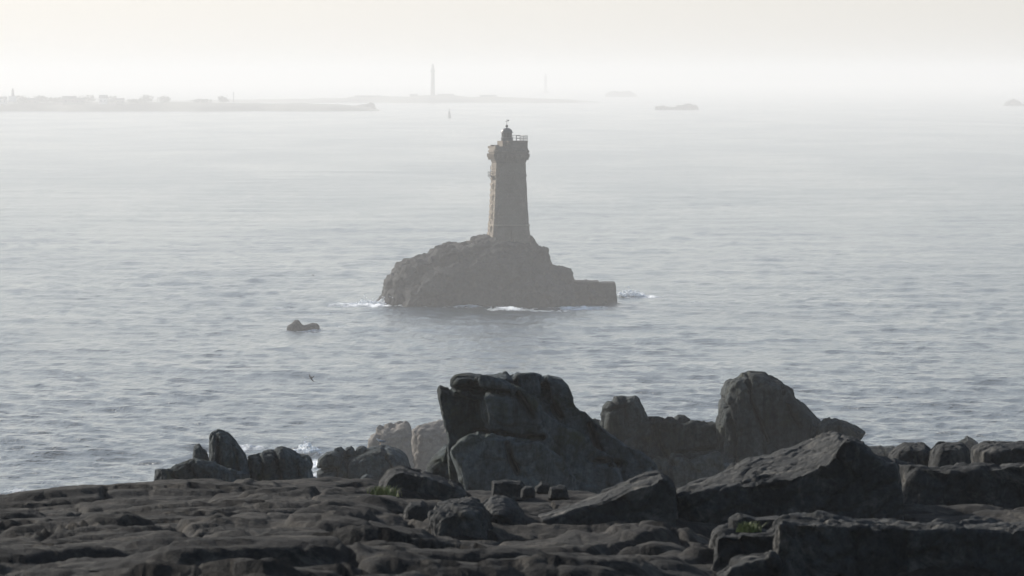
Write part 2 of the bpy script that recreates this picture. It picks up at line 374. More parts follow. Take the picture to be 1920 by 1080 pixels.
# ------------------------------------------------------------------ headland (ground under the camera and down to the shore)
def interp(x, pts):
    return np.interp(x, [p[0] for p in pts], [p[1] for p in pts])
CREST = [(-900, 960), (0, 928), (150, 914), (290, 908), (470, 903), (590, 902), (690, 908), (760, 926), (880, 934), (1060, 932), (1250, 928), (1500, 925), (1920, 915), (2800, 905)]
D_NEAR, D_CREST = 36.0, 72.0
def shelf_base(x, D):
    px = 960 + F_PX * x / np.maximum(D, 20)
    zc = CAM_Z - (interp(px, CREST) - 140) / F_PX * D_CREST
    zn = CAM_Z - (1100 - 140) / F_PX * D_NEAR
    t = (D - D_NEAR) / (D_CREST - D_NEAR)
    return zn + (zc - zn) * t
def shelf_detail(x, D):
    p = np.stack([x, D, 0 * x], 1)
    w = fbm(p * 0.3, 2, 71)
    q = p + np.stack([w, w * 1.4, 0 * w], 1) * 0.9
    q = np.stack([q[:, 0] * 0.97 + q[:, 1] * 0.22, q[:, 1] - 0.5 * q[:, 0], 0 * x], 1)
    def terr(v, st, s0=.72):
        t = v / st; f = np.floor(t); r = np.clip((t - f - s0) / (1 - s0), 0, 1)
        return st * (f + r * r * (3 - 2 * r)) 
    rough = fbm(p * np.array([1.3, 1.4, 1]), 3, 77)
    h0 = 0.17 * fbm(p * np.array([.22, .16, 1]), 2, 58) + 0.13 * billow(q * np.array([0.24, 0.34, 1]), 2, 60) + 0.012 * rough
    h = 0.7 * terr(h0, 0.095) + 0.3 * h0
    h1 = 0.085 * billow(q * np.array([0.28, 0.7, 1.0]), 2, 64, .45) + 0.010 * rough
    h += 0.65 * terr(h1, 0.045, .6) + 0.35 * h1
    v, e = facets(np.stack([q[:, 0] * 0.2, q[:, 1] * 0.42, 0 * x], 1), 90, 0.3)
    h += 0.04 * v - 0.07 * np.exp(-(e / 0.03) ** 2)
    # two joint sets split the shelf into slabs, each a little higher, lower or tilted
    s1 = (x * 0.95 + D * 0.16 + 0.22 * w + 0.05 * rough) / 2.8; s2 = (D - 0.55 * x + 1.1 * w + 0.12 * rough) / 2.3
    s1 = s1 + 0.35 * _h01(np.floor(s2).astype(np.int64), np.zeros(len(x), np.int64), np.zeros(len(x), np.int64), 5)
    i1, i2 = np.floor(s1).astype(np.int64), np.floor(s2).astype(np.int64); zz = np.zeros(len(x), np.int64)
    f1, f2 = s1 - i1, s2 - i2
    blk = (_h01(i1, i2, zz, 6) - .5) * 0.11 + (_h01(i1, i2, zz, 7) - .5) * 0.08 * (f1 - .5) + (_h01(i1, i2, zz, 8) - .35) * 0.12 * (f2 - .5)
    ed = np.minimum(np.minimum(f1, 1 - f1) * 2.8, np.minimum(f2, 1 - f2) * 2.3)
    h += blk - 0.11 * np.exp(-(ed / 0.045) ** 2) * _h01(i1, i2, zz, 9)
    v, e = facets(np.stack([q[:, 0] * 1.1, q[:, 1] * 1.0, 0 * x], 1), 190, 0.4)
    h += 0.012 * v - 0.018 * np.exp(-(e / 0.04) ** 2)
    h += 0.010 * fbm(p * np.array([5, 5, 1]), 3, 80)
    return h
nr, nc = nr0, nc0 = 470, 620
Dn = np.linspace(31, 75, nr); un = np.linspace(-0.125, 0.125, nc)
DD, UU = np.meshgrid(Dn, un, indexing='ij'); X = (UU * DD).ravel(); Y = DD.ravel()
fade = np.clip((75 - Y) / 5, 0, 1)
Zs = shelf_base(X, Y) + shelf_detail(X, Y) * np.clip(0.35 + (75 - Y) / 30, .35, 1.0)
over = np.clip(Y - 72.0, 0, 9); Zs -= over ** 2 * 0.08
# hollow in the middle of the shelf and a dip in front of the right hand slabs
pxs, pys = to_px(np.stack([X, Y, Zs], 1))
Zs -= 0.16 * np.exp(-(((X + 0.9) / 1.6) ** 2 + ((Y - 52) / 3.5) ** 2)) + 0.20 * np.exp(-(((X - 2.2) / 1.6) ** 2 + ((Y - 50) / 3.0) ** 2))
Zs -= 0.27 / (1 + np.exp(-(pxs - 1370) / 22)) / (1 + np.exp((Y - 45.3) / .35))
Zs -= 0.24 / (1 + np.exp(-(pxs - 1290) / 25)) * np.exp(-((Y - 53.5) / 4.5) ** 4)
me = mesh_arrays('headland', np.stack([X, Y, Zs], 1), grid_quads(nr, nc))
head = link('headland', me, M_SHELF, kind='structure', label='dark weathered rock shelf across the foreground')
SHELF = Zs.reshape(nr, nc)
def shelf_z(x, D):
    i = int(round((D - 31) / (75 - 31) * (nr0 - 1))); j = int(round((x / D + 0.125) / 0.25 * (nc0 - 1)))
    return float(SHELF[max(0, i - 2):i + 3, max(0, j - 3):j + 4].max())
# rest of the headland: behind the camera, to the sides and down to the shore
PROF = [(-25, 54.0), (0, 53.6), (33, 51.6), (60, 50.0), (74, 48.6), (80, 46.5), (100, 43.5), (180, 36.0), (300, 25.0), (380, 10.0), (430, -3.0), (470, -8.0)]
D2 = np.concatenate([np.linspace(-25, 74, 70), np.linspace(76, 470, 110)]); u2 = np.linspace(-1, 1, 120)
DD, UU = np.meshgrid(D2, u2, indexing='ij')
half = 22 + np.clip(DD, 0, 500) * 0.16
X = (UU * half).ravel(); Y = DD.ravel()
Z2 = interp(Y, PROF) + fbm(np.stack([X, Y, 0 * X], 1) * 0.06, 4, 120) * np.clip((Y - 70) / 60, 0.03, 1.6) - 0.9 * np.abs(UU.ravel()) ** 4 * (3 + np.clip(Y, 0, 400) * 0.1)
Z2 -= np.where((Y > 30) & (Y < 78), 0.9, 0.0)
Z2 = np.where((Y > 74) & (Y < 300), np.minimum(Z2, CAM_Z - 0.0835 * Y), Z2)
me = mesh_arrays('headland_slope', np.stack([X, Y, Z2], 1), grid_quads(len(D2), len(u2)))
link('rock_slope', me, M_SHELF, parent=head)

# ------------------------------------------------------------------ rocks
def block_mesh(bm, poly, D, th, prof=None, lean=0.0, tilt=0.0, front=None):
    """closed block whose outline is poly (photo px) at distance D; th = half depth in metres;
    lean moves the front down / the back up, tilt turns the block in plan"""
    pts = [P(x, y, D) for x, y in poly]
    cx = sum(p[0] for p in pts) / len(pts); cz = sum(p[2] for p in pts) / len(pts)
    if front:                     # own outline for the near face
        fr = [P(x, y, D - th) for x, y in front]; bk = [P(x, y, D + th) for x, y in poly]
        ca = np.mean(fr, 0); cb = np.mean(bk, 0)
        sh = lambda ps, c, s, dy: [(c[0] + (p[0] - c[0]) * s, p[1] + dy, c[2] + (p[2] - c[2]) * s) for p in ps]
        b_loft(bm, [sh(fr, ca, .97, -.03), sh(fr, ca, 1, 0), bk, sh(bk, cb, .9, th * .5)])
        return
    prof = prof or [(-1.0, 0.62), (-0.8, 0.84), (-0.3, 0.97), (0.15, 1.0), (0.6, 0.93), (1.0, 0.66)]
    rings = []
    for t, s in prof:
        rings.append([(cx + (p[0] - cx) * s, D + t * th + tilt * (p[0] - cx), cz + (p[2] - cz) * s + lean * t * th) for p in pts])
    b_loft(bm, rings)
SHARP = [(-1, .86), (-.9, .95), (-.45, .99), (.15, 1), (.6, .95), (1, .72)]
def remeshed(name, bm, voxel):
    bmesh.ops.recalc_face_normals(bm, faces=bm.faces)
    me = bpy.data.meshes.new(name); bm.to_mesh(me); bm.free()
    o = bpy.data.objects.new('tmp', me); COL.objects.link(o)
    md = o.modifiers.new('r', 'REMESH'); md.mode = 'VOXEL'; md.voxel_size = voxel; md.adaptivity = 0.0
    dg = bpy.context.evaluated_depsgraph_get()
    out = bpy.data.meshes.new_from_object(o.evaluated_get(dg))
    bpy.data.objects.remove(o); bpy.data.meshes.remove(me)
    out.name = name
    return out
def sculpt(me, origin, size, amp, seed, cracks=(), crack_w=3.0, crack_d=0.2, strata=None, facet=1.0, soft=False):
    n = len(me.vertices); co = np.empty(n * 3, np.float32); me.vertices.foreach_get('co', co); co = co.reshape(-1, 3)
    no = np.empty(n * 3, np.float32); me.vertices.foreach_get('normal', no); no = no.reshape(-1, 3)
    p = co / size
    w = np.stack([perlin(p * 0.9, seed + 30), perlin(p * 0.9, seed + 31), perlin(p * 0.9, seed + 32)], 1) * 0.25
    d = amp * 0.7 * fbm(p * 0.9 + w, 5, seed, .5)
    if facet:
        v, e = facets((p + w) * np.array([1.0, 1.0, 0.8]), seed + 5, 0.7)
        d += facet * amp * (2.2 * v - 0.8 * np.exp(-(e / 0.05) ** 2))
        v, e = facets((p + w) * 2.6, seed + 9, 0.7)
        d += facet * amp * 0.85 * (v - 0.6 * np.exp(-(e / 0.09) ** 2))
        v, e = facets((p + w * .6) * np.array([7.0, 7.0, 4.6]), seed + 13, 0.8)
        d += facet * amp * 0.26 * v
    else:
        d += amp * 0.5 * billow(p * 1.3 + w, 3, seed + 7)
    if strata is not None:
        (dx, dy, dz), freq, sa = strata
        s = (co[:, 0] * dx + co[:, 1] * dy + co[:, 2] * dz) * freq + 1.2 * perlin(p * 0.8, seed + 21) 
        ph = s - np.floor(s); d -= sa * np.exp(-((ph - 0.5) / 0.13) ** 2) * (0.5 + _h01(np.floor(s).astype(np.int64), np.zeros(n, np.int64), np.zeros(n, np.int64), seed))
    if len(cracks):
        px, py = to_px(co)
        px = px + 2.5 * perlin(p * 5, seed + 40); py = py + 2.5 * perlin(p * 5, seed + 41)
        facing = np.clip(-no[:, 1] * 1.5 + 0.3, 0, 1)
        for line in cracks:
            dist = np.full(n, 1e9, np.float32)
            for (x0, y0), (x1, y1) in zip(line[:-1], line[1:]):
                ll = (x1 - x0) ** 2 + (y1 - y0) ** 2
                t = np.clip(((px - x0) * (x1 - x0) + (py - y0) * (y1 - y0)) / ll, 0, 1)
                dist = np.minimum(dist, np.hypot(px - x0 - t * (x1 - x0), py - y0 - t * (y1 - y0)))
            d -= crack_d * facing * np.exp(-(dist / crack_w) ** 2)
    co = co + no * d[:, None]
    co -= np.asarray(origin, np.float32)
    me.vertices.foreach_set('co', co.ravel())
    me.polygons.foreach_set('use_smooth', np.ones(len(me.polygons), bool))
    me.update()
def rock(name, blocks, voxel, size, amp, seed, mat, label, cat='rock', group=None, k=1.0, **kw):
    bm = bmesh.new()
    voxel *= k; size *= k; amp *= k; kw['crack_d'] = kw.get('crack_d', .2) * k
    for bl in blocks:
        bl['th'] *= k
        if 100 < bl['D'] < 400:      # carry the foot of the rock down into the slope
            bl['poly'] = [(x, 1005 if y >= 925 else y) for x, y in bl['poly']]
    for bl in blocks: block_mesh(bm, **bl)
    me = remeshed(name, bm, voxel)
    v = blocks[0]; o0 = P(sum(p[0] for p in v['poly']) / len(v['poly']), max(p[1] for p in v['poly']), v['D'])
    sculpt(me, o0, size, amp, seed, **kw)
    o = link(name, me, mat, None, label, cat, group)
    o.location = o0
    return o

# --- rocks beyond the shelf, in the middle distance
DB = 130.0
A_ = 'jagged rocks standing behind the shelf'
rock('pointed_rock', [dict(poly=[(388, 930), (391, 858), (391, 824), (396, 811), (409, 804), (428, 810), (446, 828), (461, 850), (472, 895), (476, 930)], D=DB, th=0.75, lean=-.1)],
     0.038, 0.9, 0.03, 11, M_BOULD, 'tallest upright finger of rock at the left, rounded top', group=A_, k=.72, facet=.6, cracks=[[(405, 815), (410, 860), (404, 905)], [(440, 830), (445, 870), (450, 910)]], crack_d=.25)
rock('pointed_rock', [dict(poly=[(362, 930), (361, 850), (363, 835), (374, 829), (380, 838), (389, 845), (394, 865), (398, 930)], D=DB + 0.43, th=0.42)],
     0.03, 0.6, 0.028, 12, M_BOULD, 'small knobbly stub of rock just left of the tall finger', group=A_, k=.72, facet=.6)
rock('low_outcrop', [dict(poly=[(289, 940), (290, 881), (316, 880), (330, 871), (350, 869), (366, 861), (400, 866), (440, 880), (470, 890), (470, 940)], D=DB - 0.65, th=1.0, lean=-.2)],
     0.04, 0.8, 0.04, 13, M_BOULD, 'low stepped outcrop at the foot of the tall finger rock', group=A_, k=.72, cracks=[[(320, 880), (328, 900)], [(352, 872), (372, 905)]], crack_d=.25)
rock('ridged_rock', [dict(poly=[(455, 940), (463, 855), (490, 845), (510, 845), (528, 838), (543, 843), (561, 852), (580, 857), (586, 871), (581, 881), (590, 902), (592, 940)], D=DB + 0.22, th=1.0)],
     0.038, 0.8, 0.045, 14, M_BOULD, 'broad ridged block right of the tall finger, beside the gap to the sea', group=A_, k=.72, cracks=[[(486, 848), (492, 880), (486, 905)], [(515, 845), (522, 880), (528, 905)], [(556, 852), (560, 890)]], crack_d=.3)
B_ = 'rounded boulders left of the great crag'
DG = 200.0
rock('boulder', [dict(poly=[(626, 940), (627, 868), (639, 857), (661, 850), (682, 843), (717, 835), (745, 843), (760, 854), (770, 874), (774, 940)], D=DG, th=1.3)],
     0.042, 1.1, 0.05, 15, M_BOULD, 'large rounded boulder with a gull on top, left of the great crag', group=B_, facet=.5, cracks=[[(650, 856), (648, 900)], [(720, 840), (735, 880)]], crack_d=.25)
rock('boulder', [dict(poly=[(594, 876), (597, 861), (611, 848), (629, 846), (642, 852), (642, 878)], D=DG - .6, th=0.7)],
     0.035, 0.7, 0.035, 16, M_BOULD, 'upper block overhanging the narrow gap to the sea', group=B_, facet=.6)
rock('boulder', [dict(poly=[(592, 930), (594, 883), (605, 876), (632, 876), (640, 930)], D=DG - .4, th=0.8)],
     0.035, 0.7, 0.035, 17, M_BOULD, 'lower block under the overhang at the gap', group=B_, facet=.6)
for k, (poly, lab) in enumerate([
        ([(627, 858), (627, 841), (640, 837), (647, 844), (648, 858)], 'small stone, leftmost of three in a row on the rounded boulder'),
        ([(646, 856), (648, 840), (658, 835), (665, 841), (667, 856)], 'small stone, middle of three in a row on the rounded boulder'),
        ([(665, 854), (669, 840), (680, 836), (688, 841), (690, 854)], 'small stone, rightmost of three in a row on the rounded boulder')]):
    rock('small_stone', [dict(poly=poly, D=DG - .2, th=0.28)], 0.025, 0.35, 0.03, 18 + k, M_BOULD, lab, group=B_, facet=.5)
rock('boulder', [dict(poly=[(672, 915), (677, 894), (688, 887), (701, 893), (706, 915)], D=DG - 2.5, th=0.45)],
     0.03, 0.5, 0.04, 22, M_BOULD, 'little pale round stone in front of the rounded boulder', group=B_, facet=.5)
# the great crag
DC = 120.0
rock('crag', [
    dict(poly=[(838, 960), (845, 900), (843, 830), (836, 798), (829, 770), (822, 740), (821, 731), (825, 723), (833, 727), (850, 731), (880, 728), (906, 740), (912, 960)], D=DC + 0.94, th=1.5, lean=-.05, prof=SHARP),
    dict(poly=[(846, 735), (847, 712), (856, 703), (881, 702), (894, 705), (925, 702), (958, 702), (962, 740), (930, 760), (900, 752)], D=DC + 0.65, th=1.5, prof=SHARP),
    dict(poly=[(893, 960), (903, 815), (898, 780), (890, 735), (888, 716), (925, 722), (970, 735), (1000, 760), (1040, 800), (1110, 840), (1160, 880), (1200, 960)], D=DC - 0.07, th=1.6, lean=-.25, prof=SHARP),
    dict(poly=[(955, 800), (957, 703), (994, 700), (1019, 703), (1022, 790)], D=DC + 0.72, th=1.4, lean=-.1, prof=SHARP),
    dict(poly=[(1012, 800), (1017, 704), (1050, 711), (1063, 724), (1068, 738), (1071, 754), (1086, 769), (1097, 771), (1114, 785), (1143, 812), (1177, 838), (1208, 857), (1232, 874), (1248, 960), (1000, 960)], D=DC + 0.86, th=1.5, lean=-.1, prof=SHARP),
    dict(poly=[(842, 849), (858, 830), (894, 810), (925, 814), (960, 822), (1000, 830), (1050, 860), (1080, 900), (1090, 980), (890, 980), (880, 928), (862, 899)], D=DC - 1.08, th=1.1, lean=-.2, prof=SHARP)],
    0.040, 1.35, 0.042, 31, M_BOULD, 'great dark fractured crag, largest rock at the centre of the shore', k=.72,
    cracks=[[(888, 718), (898, 745), (905, 775), (908, 812)], [(959, 702), (972, 742), (1000, 782)], [(1017, 705), (1026, 745), (1050, 782)],
            [(892, 811), (935, 815), (970, 824), (1018, 820)], [(952, 836), (958, 860), (970, 885)], [(848, 732), (880, 728), (893, 735), (930, 735), (960, 740)],
            [(1105, 800), (1125, 848), (1110, 862), (1160, 870)]], crack_w=5.0, crack_d=.72)
rock('leaning_rock', [dict(poly=[(790, 930), (800, 868), (819, 849), (838, 831), (852, 850), (870, 930)], D=DC + 2.16, th=0.8)],
     0.04, 0.8, 0.06, 33, M_BOULD, 'dark leaning wedge at the left foot of the great crag', k=.72, facet=.7)
# hazier ridge with the dome
DE = 205.0
E_ = 'hazy ridge of rocks right of the great crag'
rock('rocky_ridge', [
    dict(poly=[(1090, 1000), (1100, 790), (1130, 792), (1215, 790), (1237, 793), (1259, 802), (1312, 802), (1345, 803), (1420, 830), (1500, 830), (1560, 860), (1580, 1000)], D=DE + 1.44, th=3.2, lean=-.25),
    dict(poly=[(1200, 1000), (1215, 870), (1260, 850), (1300, 862), (1345, 850), (1400, 875), (1440, 1000)], D=DE - 1.44, th=1.8, lean=-.2)],
    0.105, 1.9, 0.15, 41, M_MID, 'broken grey ridge running between the notched peak and the dome', group=E_, k=.7,
    cracks=[[(1225, 800), (1240, 840), (1262, 870)], [(1375, 800), (1380, 850)], [(1270, 850), (1340, 842)]], crack_d=.7)
rock('notched_peak', [dict(poly=[(1112, 900), (1128, 790), (1131, 763), (1139, 752), (1147, 755), (1153, 742), (1169, 742), (1178, 745), (1192, 742), (1198, 747), (1209, 767), (1217, 788), (1230, 900)], D=DE + 0.36, th=1.7, lean=-.1)],
    0.065, 1.2, 0.07, 42, M_MID, 'pale notched peak just right of the great crag', group=E_, k=.7, facet=.8, cracks=[[(1133, 771), (1168, 764)], [(1172, 745), (1175, 800)]], crack_d=.4)
rock('round_stone', [dict(poly=[(1258, 808), (1260, 787), (1270, 778), (1284, 778), (1293, 787), (1299, 808)], D=DE + 1.08, th=0.6)],
    0.04, 0.6, 0.04, 43, M_MID, 'small round stone perched on the ridge left of the dome', group=E_, k=.7, facet=.5)
rock('rock_dome', [dict(poly=[(1338, 960), (1341, 796), (1344, 780), (1348, 754), (1355, 728), (1364, 715), (1386, 706), (1391, 699), (1405, 696), (1431, 700), (1450, 710), (1472, 721), (1485, 732), (1490, 747), (1505, 760), (1516, 774), (1535, 791), (1552, 815), (1570, 960)], D=DE, th=2.9, lean=-.12)],
    0.08, 1.7, 0.07, 44, M_MID, 'big domed rock rising highest on the right of the shore', group=E_, k=.7,
    cracks=[[(1352, 745), (1366, 775), (1378, 830)], [(1400, 700), (1412, 760), (1440, 830)], [(1470, 722), (1480, 770), (1500, 800)], [(1375, 800), (1376, 860)]], crack_d=.7)
rock('beaked_rock', [dict(poly=[(1528, 860), (1535, 796), (1546, 787), (1568, 784), (1587, 789), (1605, 800), (1621, 812), (1617, 820), (1600, 830), (1600, 860)], D=DE - 2.16, th=1.3)],
    0.06, 1.0, 0.08, 45, M_MID, 'dark beak shaped rock jutting right below the dome', group=E_, k=.7, facet=.7)
# pale rocks standing in the sea behind the great crag
DF = 640.0
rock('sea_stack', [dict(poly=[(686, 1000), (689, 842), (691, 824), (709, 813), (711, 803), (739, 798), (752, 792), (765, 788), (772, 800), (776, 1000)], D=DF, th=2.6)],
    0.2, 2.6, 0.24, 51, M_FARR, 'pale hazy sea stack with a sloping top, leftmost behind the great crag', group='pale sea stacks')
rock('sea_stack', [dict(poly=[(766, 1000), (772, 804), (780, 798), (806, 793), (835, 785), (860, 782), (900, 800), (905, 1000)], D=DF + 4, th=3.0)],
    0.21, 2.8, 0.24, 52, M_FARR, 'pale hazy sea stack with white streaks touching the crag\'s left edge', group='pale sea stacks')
# --- rocks on the shelf
rock('boulder', [dict(poly=[(706, 944), (711, 905), (727, 884), (739, 877), (757, 876), (783, 882), (828, 893), (861, 908), (882, 932), (884, 950)],
    front=[(711, 956), (716, 915), (731, 893), (742, 887), (757, 885), (783, 890), (828, 902), (858, 917), (876, 938), (880, 956)], D=63.5, th=.45)],
    0.015, 0.4, 0.018, 61, M_NEAR, 'wedge shaped boulder with grass at its left foot, on the shelf', facet=.8, strata=((-.25, .1, .95), 5.0, .012))
rock('slab', [
    dict(poly=[(1000, 1005), (1012, 968), (1059, 952), (1112, 930), (1159, 911), (1194, 897), (1222, 888), (1239, 885), (1253, 897), (1266, 912), (1272, 1000)],
         front=[(1005, 1010), (1018, 976), (1062, 961), (1112, 948), (1159, 929), (1190, 916), (1222, 909), (1242, 895), (1254, 902), (1265, 916), (1270, 1010)], D=57.5, th=.8)],
    0.017, 0.45, 0.02, 62, M_NEAR, 'tilted slab with a lit upper edge, lying left of the longest slab', facet=.7, strata=((-.4, .1, .9), 6.0, .012))
rock('slab', [
    dict(poly=[(1255, 1010), (1266, 925), (1272, 914), (1287, 909), (1320, 904), (1368, 884), (1405, 864), (1442, 856), (1461, 849), (1494, 840), (1524, 824), (1553, 814), (1576, 808), (1594, 813), (1620, 825), (1631, 840), (1646, 853), (1679, 865), (1700, 1010)],
         front=[(1258, 1010), (1268, 930), (1275, 928), (1290, 926), (1320, 919), (1368, 913), (1405, 907), (1442, 902), (1461, 899), (1490, 895), (1520, 884), (1545, 869), (1568, 848), (1588, 824), (1616, 836), (1630, 850), (1646, 862), (1679, 874), (1695, 1010)], D=59.0, th=1.1)],
    0.020, 0.5, 0.024, 63, M_NEAR, 'longest tilted slab, its lit top sloping up to a blunt peak at the right', facet=.8, strata=((-.45, .15, .85), 5.0, .025))
J_ = 'dark blocks along the right edge of the shelf'
rock('rock_wall', [dict(poly=[(1640, 1010), (1672, 868), (1700, 872), (1738, 881), (1790, 880), (1830, 872), (1900, 866), (2050, 860), (2050, 1010)], D=63, th=.9, lean=-.1)],
    0.028, 0.6, 0.035, 71, M_NEAR, 'dark low wall of rock at the right behind the ledge', group=J_)
rock('block', [dict(poly=[(1664, 890), (1668, 852), (1683, 838), (1698, 831), (1735, 832), (1747, 841), (1752, 890)], D=76, th=.5)],
    0.016, 0.4, 0.02, 72, M_NEAR, 'flat topped block with a pale top, left of the squarish dark block', group=J_, facet=.7)
rock('block', [dict(poly=[(1741, 892), (1745, 848), (1756, 833), (1776, 829), (1804, 831), (1816, 843), (1822, 892)], D=75, th=.45)],
    0.016, 0.4, 0.02, 73, M_NEAR, 'squarish dark block, middle of the row at the right edge', group=J_, facet=.7)
rock('block', [dict(poly=[(1826, 892), (1822, 842), (1842, 831), (1868, 828), (1920, 830), (2000, 834), (2060, 850), (2060, 892)], D=76, th=.7)],
    0.02, 0.5, 0.025, 74, M_NEAR, 'wide block cut by the right edge of the photo', group=J_, facet=.7)
rock('distant_rock', [dict(poly=[(1788, 900), (1794, 831), (1813, 817), (1827, 823), (1842, 836), (1846, 900)], D=330, th=.9)],
    0.05, .8, 0.06, 75, M_MID, 'pale little pointed rock peeping between two dark blocks at the right', facet=.7)
rock('distant_rock', [dict(poly=[(1600, 930), (1625, 838), (1650, 837), (1676, 838), (1690, 930)], D=320, th=1.2)],
    0.06, 1.0, 0.06, 76, M_MID, 'low grey rock behind the right shoulder of the longest slab', facet=.7)
I_ = 'stones scattered at the foot of the great crag'
rock('block', [dict(poly=[(922, 936), (924, 903), (950, 902), (976, 904), (986, 915), (988, 936)], D=69, th=.22, prof=[(-1, .92), (-.9, .98), (0, 1), (.9, .98), (1, .9)])],
    0.012, .18, 0.013, 81, M_NEAR, 'brick shaped dark stone, leftmost of the stones below the great crag', group=I_, facet=.5)
rock('small_stone', [dict(poly=[(976, 934), (977, 918), (985, 911), (998, 911), (1004, 919), (1004, 934)], D=67, th=.1)],
    0.009, .2, 0.006, 82, M_NEAR, 'little round pale stone beside the brick shaped one', group=I_, facet=.3)
rock('small_stone', [dict(poly=[(999, 926), (1003, 911), (1016, 903), (1030, 907), (1034, 926)], D=70, th=.13)],
    0.009, .12, 0.012, 83, M_NEAR, 'peaked dark stone behind the little round one', group=I_, facet=.5)
rock('small_stone', [dict(poly=[(1026, 936), (1031, 914), (1048, 911), (1060, 912), (1068, 936)], D=69, th=.15)],
    0.010, .12, 0.014, 84, M_NEAR, 'low grey stone, rightmost of the stones below the great crag', group=I_, facet=.5)
# lumps in the middle of the shelf
rock('rounded_lump', [dict(poly=[(802, 1010), (806, 960), (815, 946), (850, 941), (884, 938), (905, 948), (918, 975), (925, 1010)], D=56, th=.45, lean=.1),
                      dict(poly=[(880, 1010), (895, 955), (920, 936), (945, 938), (968, 950), (985, 975), (990, 1010)], D=57, th=.5, lean=.1)],
    0.018, .4, 0.024, 91, M_NEAR, 'pair of dark rounded lumps merged together, front of the crag', facet=1.0)
rock('rounded_lump', [dict(poly=[(756, 985), (760, 952), (770, 942), (790, 939), (803, 946), (806, 985)], D=57, th=.2)],
    0.011, .2, 0.02, 92, M_NEAR, 'small dark knob left of the merged lumps', facet=.4)
# ledge at the bottom right
rock('ledge', [
    dict(poly=[(1446, 1130), (1456, 984), (1470, 974), (1538, 974), (1572, 980), (1700, 985), (1812, 988), (1920, 986), (2060, 984), (2060, 1130)],
         front=[(1446, 1160), (1456, 984), (1470, 978), (1538, 979), (1572, 985), (1700, 990), (1812, 994), (1920, 992), (2060, 990), (2060, 1160)], D=46, th=1.3),
    dict(poly=[(1330, 1130), (1340, 999), (1350, 995), (1420, 994), (1460, 995), (1470, 1130)],
         front=[(1330, 1160), (1340, 1006), (1350, 1002), (1420, 1001), (1460, 1002), (1470, 1160)], D=46.4, th=.9),
    dict(poly=[(1290, 1130), (1380, 1050), (1407, 1040), (1450, 1035), (1456, 1130)],
         front=[(1270, 1160), (1372, 1066), (1405, 1054), (1452, 1048), (1458, 1160)], D=44.6, th=.6)],
    0.022, .45, 0.036, 95, M_NEAR, 'long flat ledge with a dark sheer front at the bottom right', facet=.7, cracks=[[(1600, 1000), (1610, 1080)], [(1500, 990), (1520, 1080)], [(1700, 1000), (1690, 1080)]], crack_d=.05, crack_w=5)
rock('small_stone', [dict(poly=[(1366, 1000), (1367, 972), (1382, 962), (1400, 965), (1416, 972), (1440, 970), (1462, 968), (1476, 980), (1474, 1000)], D=47.2, th=.16, prof=[(-1, .7), (-.7, .9), (0, 1), (.7, .9), (1, .7)])],
    0.010, .25, 0.010, 96, M_NEAR, 'pale rounded stone beside the grass tuft on the ledge', facet=.4)

# --- lighthouse islet
DL = 1300.0
ISLET = [(700, 590), (706, 570), (716, 547), (722, 530), (734, 511), (741, 495), (763, 486), (801, 480), (814, 467), (839, 458), (877, 455), (889, 446), (911, 439), (960, 440), (994, 445), (1007, 456), (1015, 467), (1026, 469), (1029, 489), (1042, 503), (1070, 508), (1075, 524), (1090, 590)]
isl = rock('islet', [
    dict(poly=ISLET, D=DL + 2, th=11, lean=.0, prof=[(-1, .72), (-.7, .88), (-.3, .97), (.1, 1), (.6, .94), (1, .7)]),
    dict(poly=[(740, 600), (760, 540), (820, 500), (880, 480), (930, 460), (990, 470), (1030, 510), (1060, 540), (1090, 600)], D=DL - 9, th=7, lean=.25),
    dict(poly=[(930, 600), (960, 540), (1010, 520), (1060, 535), (1100, 600)], D=DL - 15, th=6, lean=.2),
    dict(poly=[(1040, 600), (1062, 530), (1100, 528), (1140, 560), (1160, 600)], D=DL + 6, th=7)],
    0.36, 3.2, 0.42, 101, M_ISLET, 'steep dark rock islet carrying the near lighthouse', cat='islet', strata=((.3, .2, .9), .33, .25))
# landing quay of the islet
qa = P(1066, 522, DL + 8); qb = P(1157, 529, DL + 12)
bm = bmesh.new()
qz = qb[2]
b_loft(bm, [[(qa[0] - 3, qa[1] - 7, z), (qb[0] - (.0 if z < 1 else .55), qb[1] - 5, z), (qb[0] - (.0 if z < 1 else .55), qb[1] + 4, z), (qa[0] - 3, qa[1] + 4, z)] for z in (-4, 0, qz)])
b_box(bm, qa[0] - 3, P(1122, 522, DL + 8)[0], qa[1] - 6.5, qa[1] + 3, qz, qz + .55)
bmesh.ops.bevel(bm, geom=[e for e in bm.edges], offset=.12, segments=1, affect='EDGES')
bmesh.ops.subdivide_edges(bm, edges=bm.edges[:], cuts=5, use_grid_fill=True)
q = bm_mesh('quay', bm)
n = len(q.vertices); co = np.empty(n * 3, np.float32); q.vertices.foreach_get('co', co); co = co.reshape(-1, 3)
co += np.stack([fbm(co * .7, 3, 7), fbm(co * .7, 3, 8), fbm(co * .7, 3, 9)], 1) * .14
q.vertices.foreach_set('co', co.ravel()); q.update()
qo = link('quay', q, M_ISLET, None, 'straight masonry landing quay on the right end of the islet', 'quay')
# little hut wall catching the sun
hx, hy, hz = P(884, 459, DL)
bm = bmesh.new(); b_box(bm, -1.2, 0.5, -1.5, 1.5, -1.5, 1.0); b_box(bm, -1.9, -1.2, -1.5, 1.5, -1.5, .35); b_box(bm, -5.5, -1.9, -.6, 0, -1.5, .1)
link('hut', bm_mesh('hut', bm), M_QUOIN, None, 'tiny pale stone hut on the islet left of the lighthouse', 'hut').location = (hx, hy, hz)

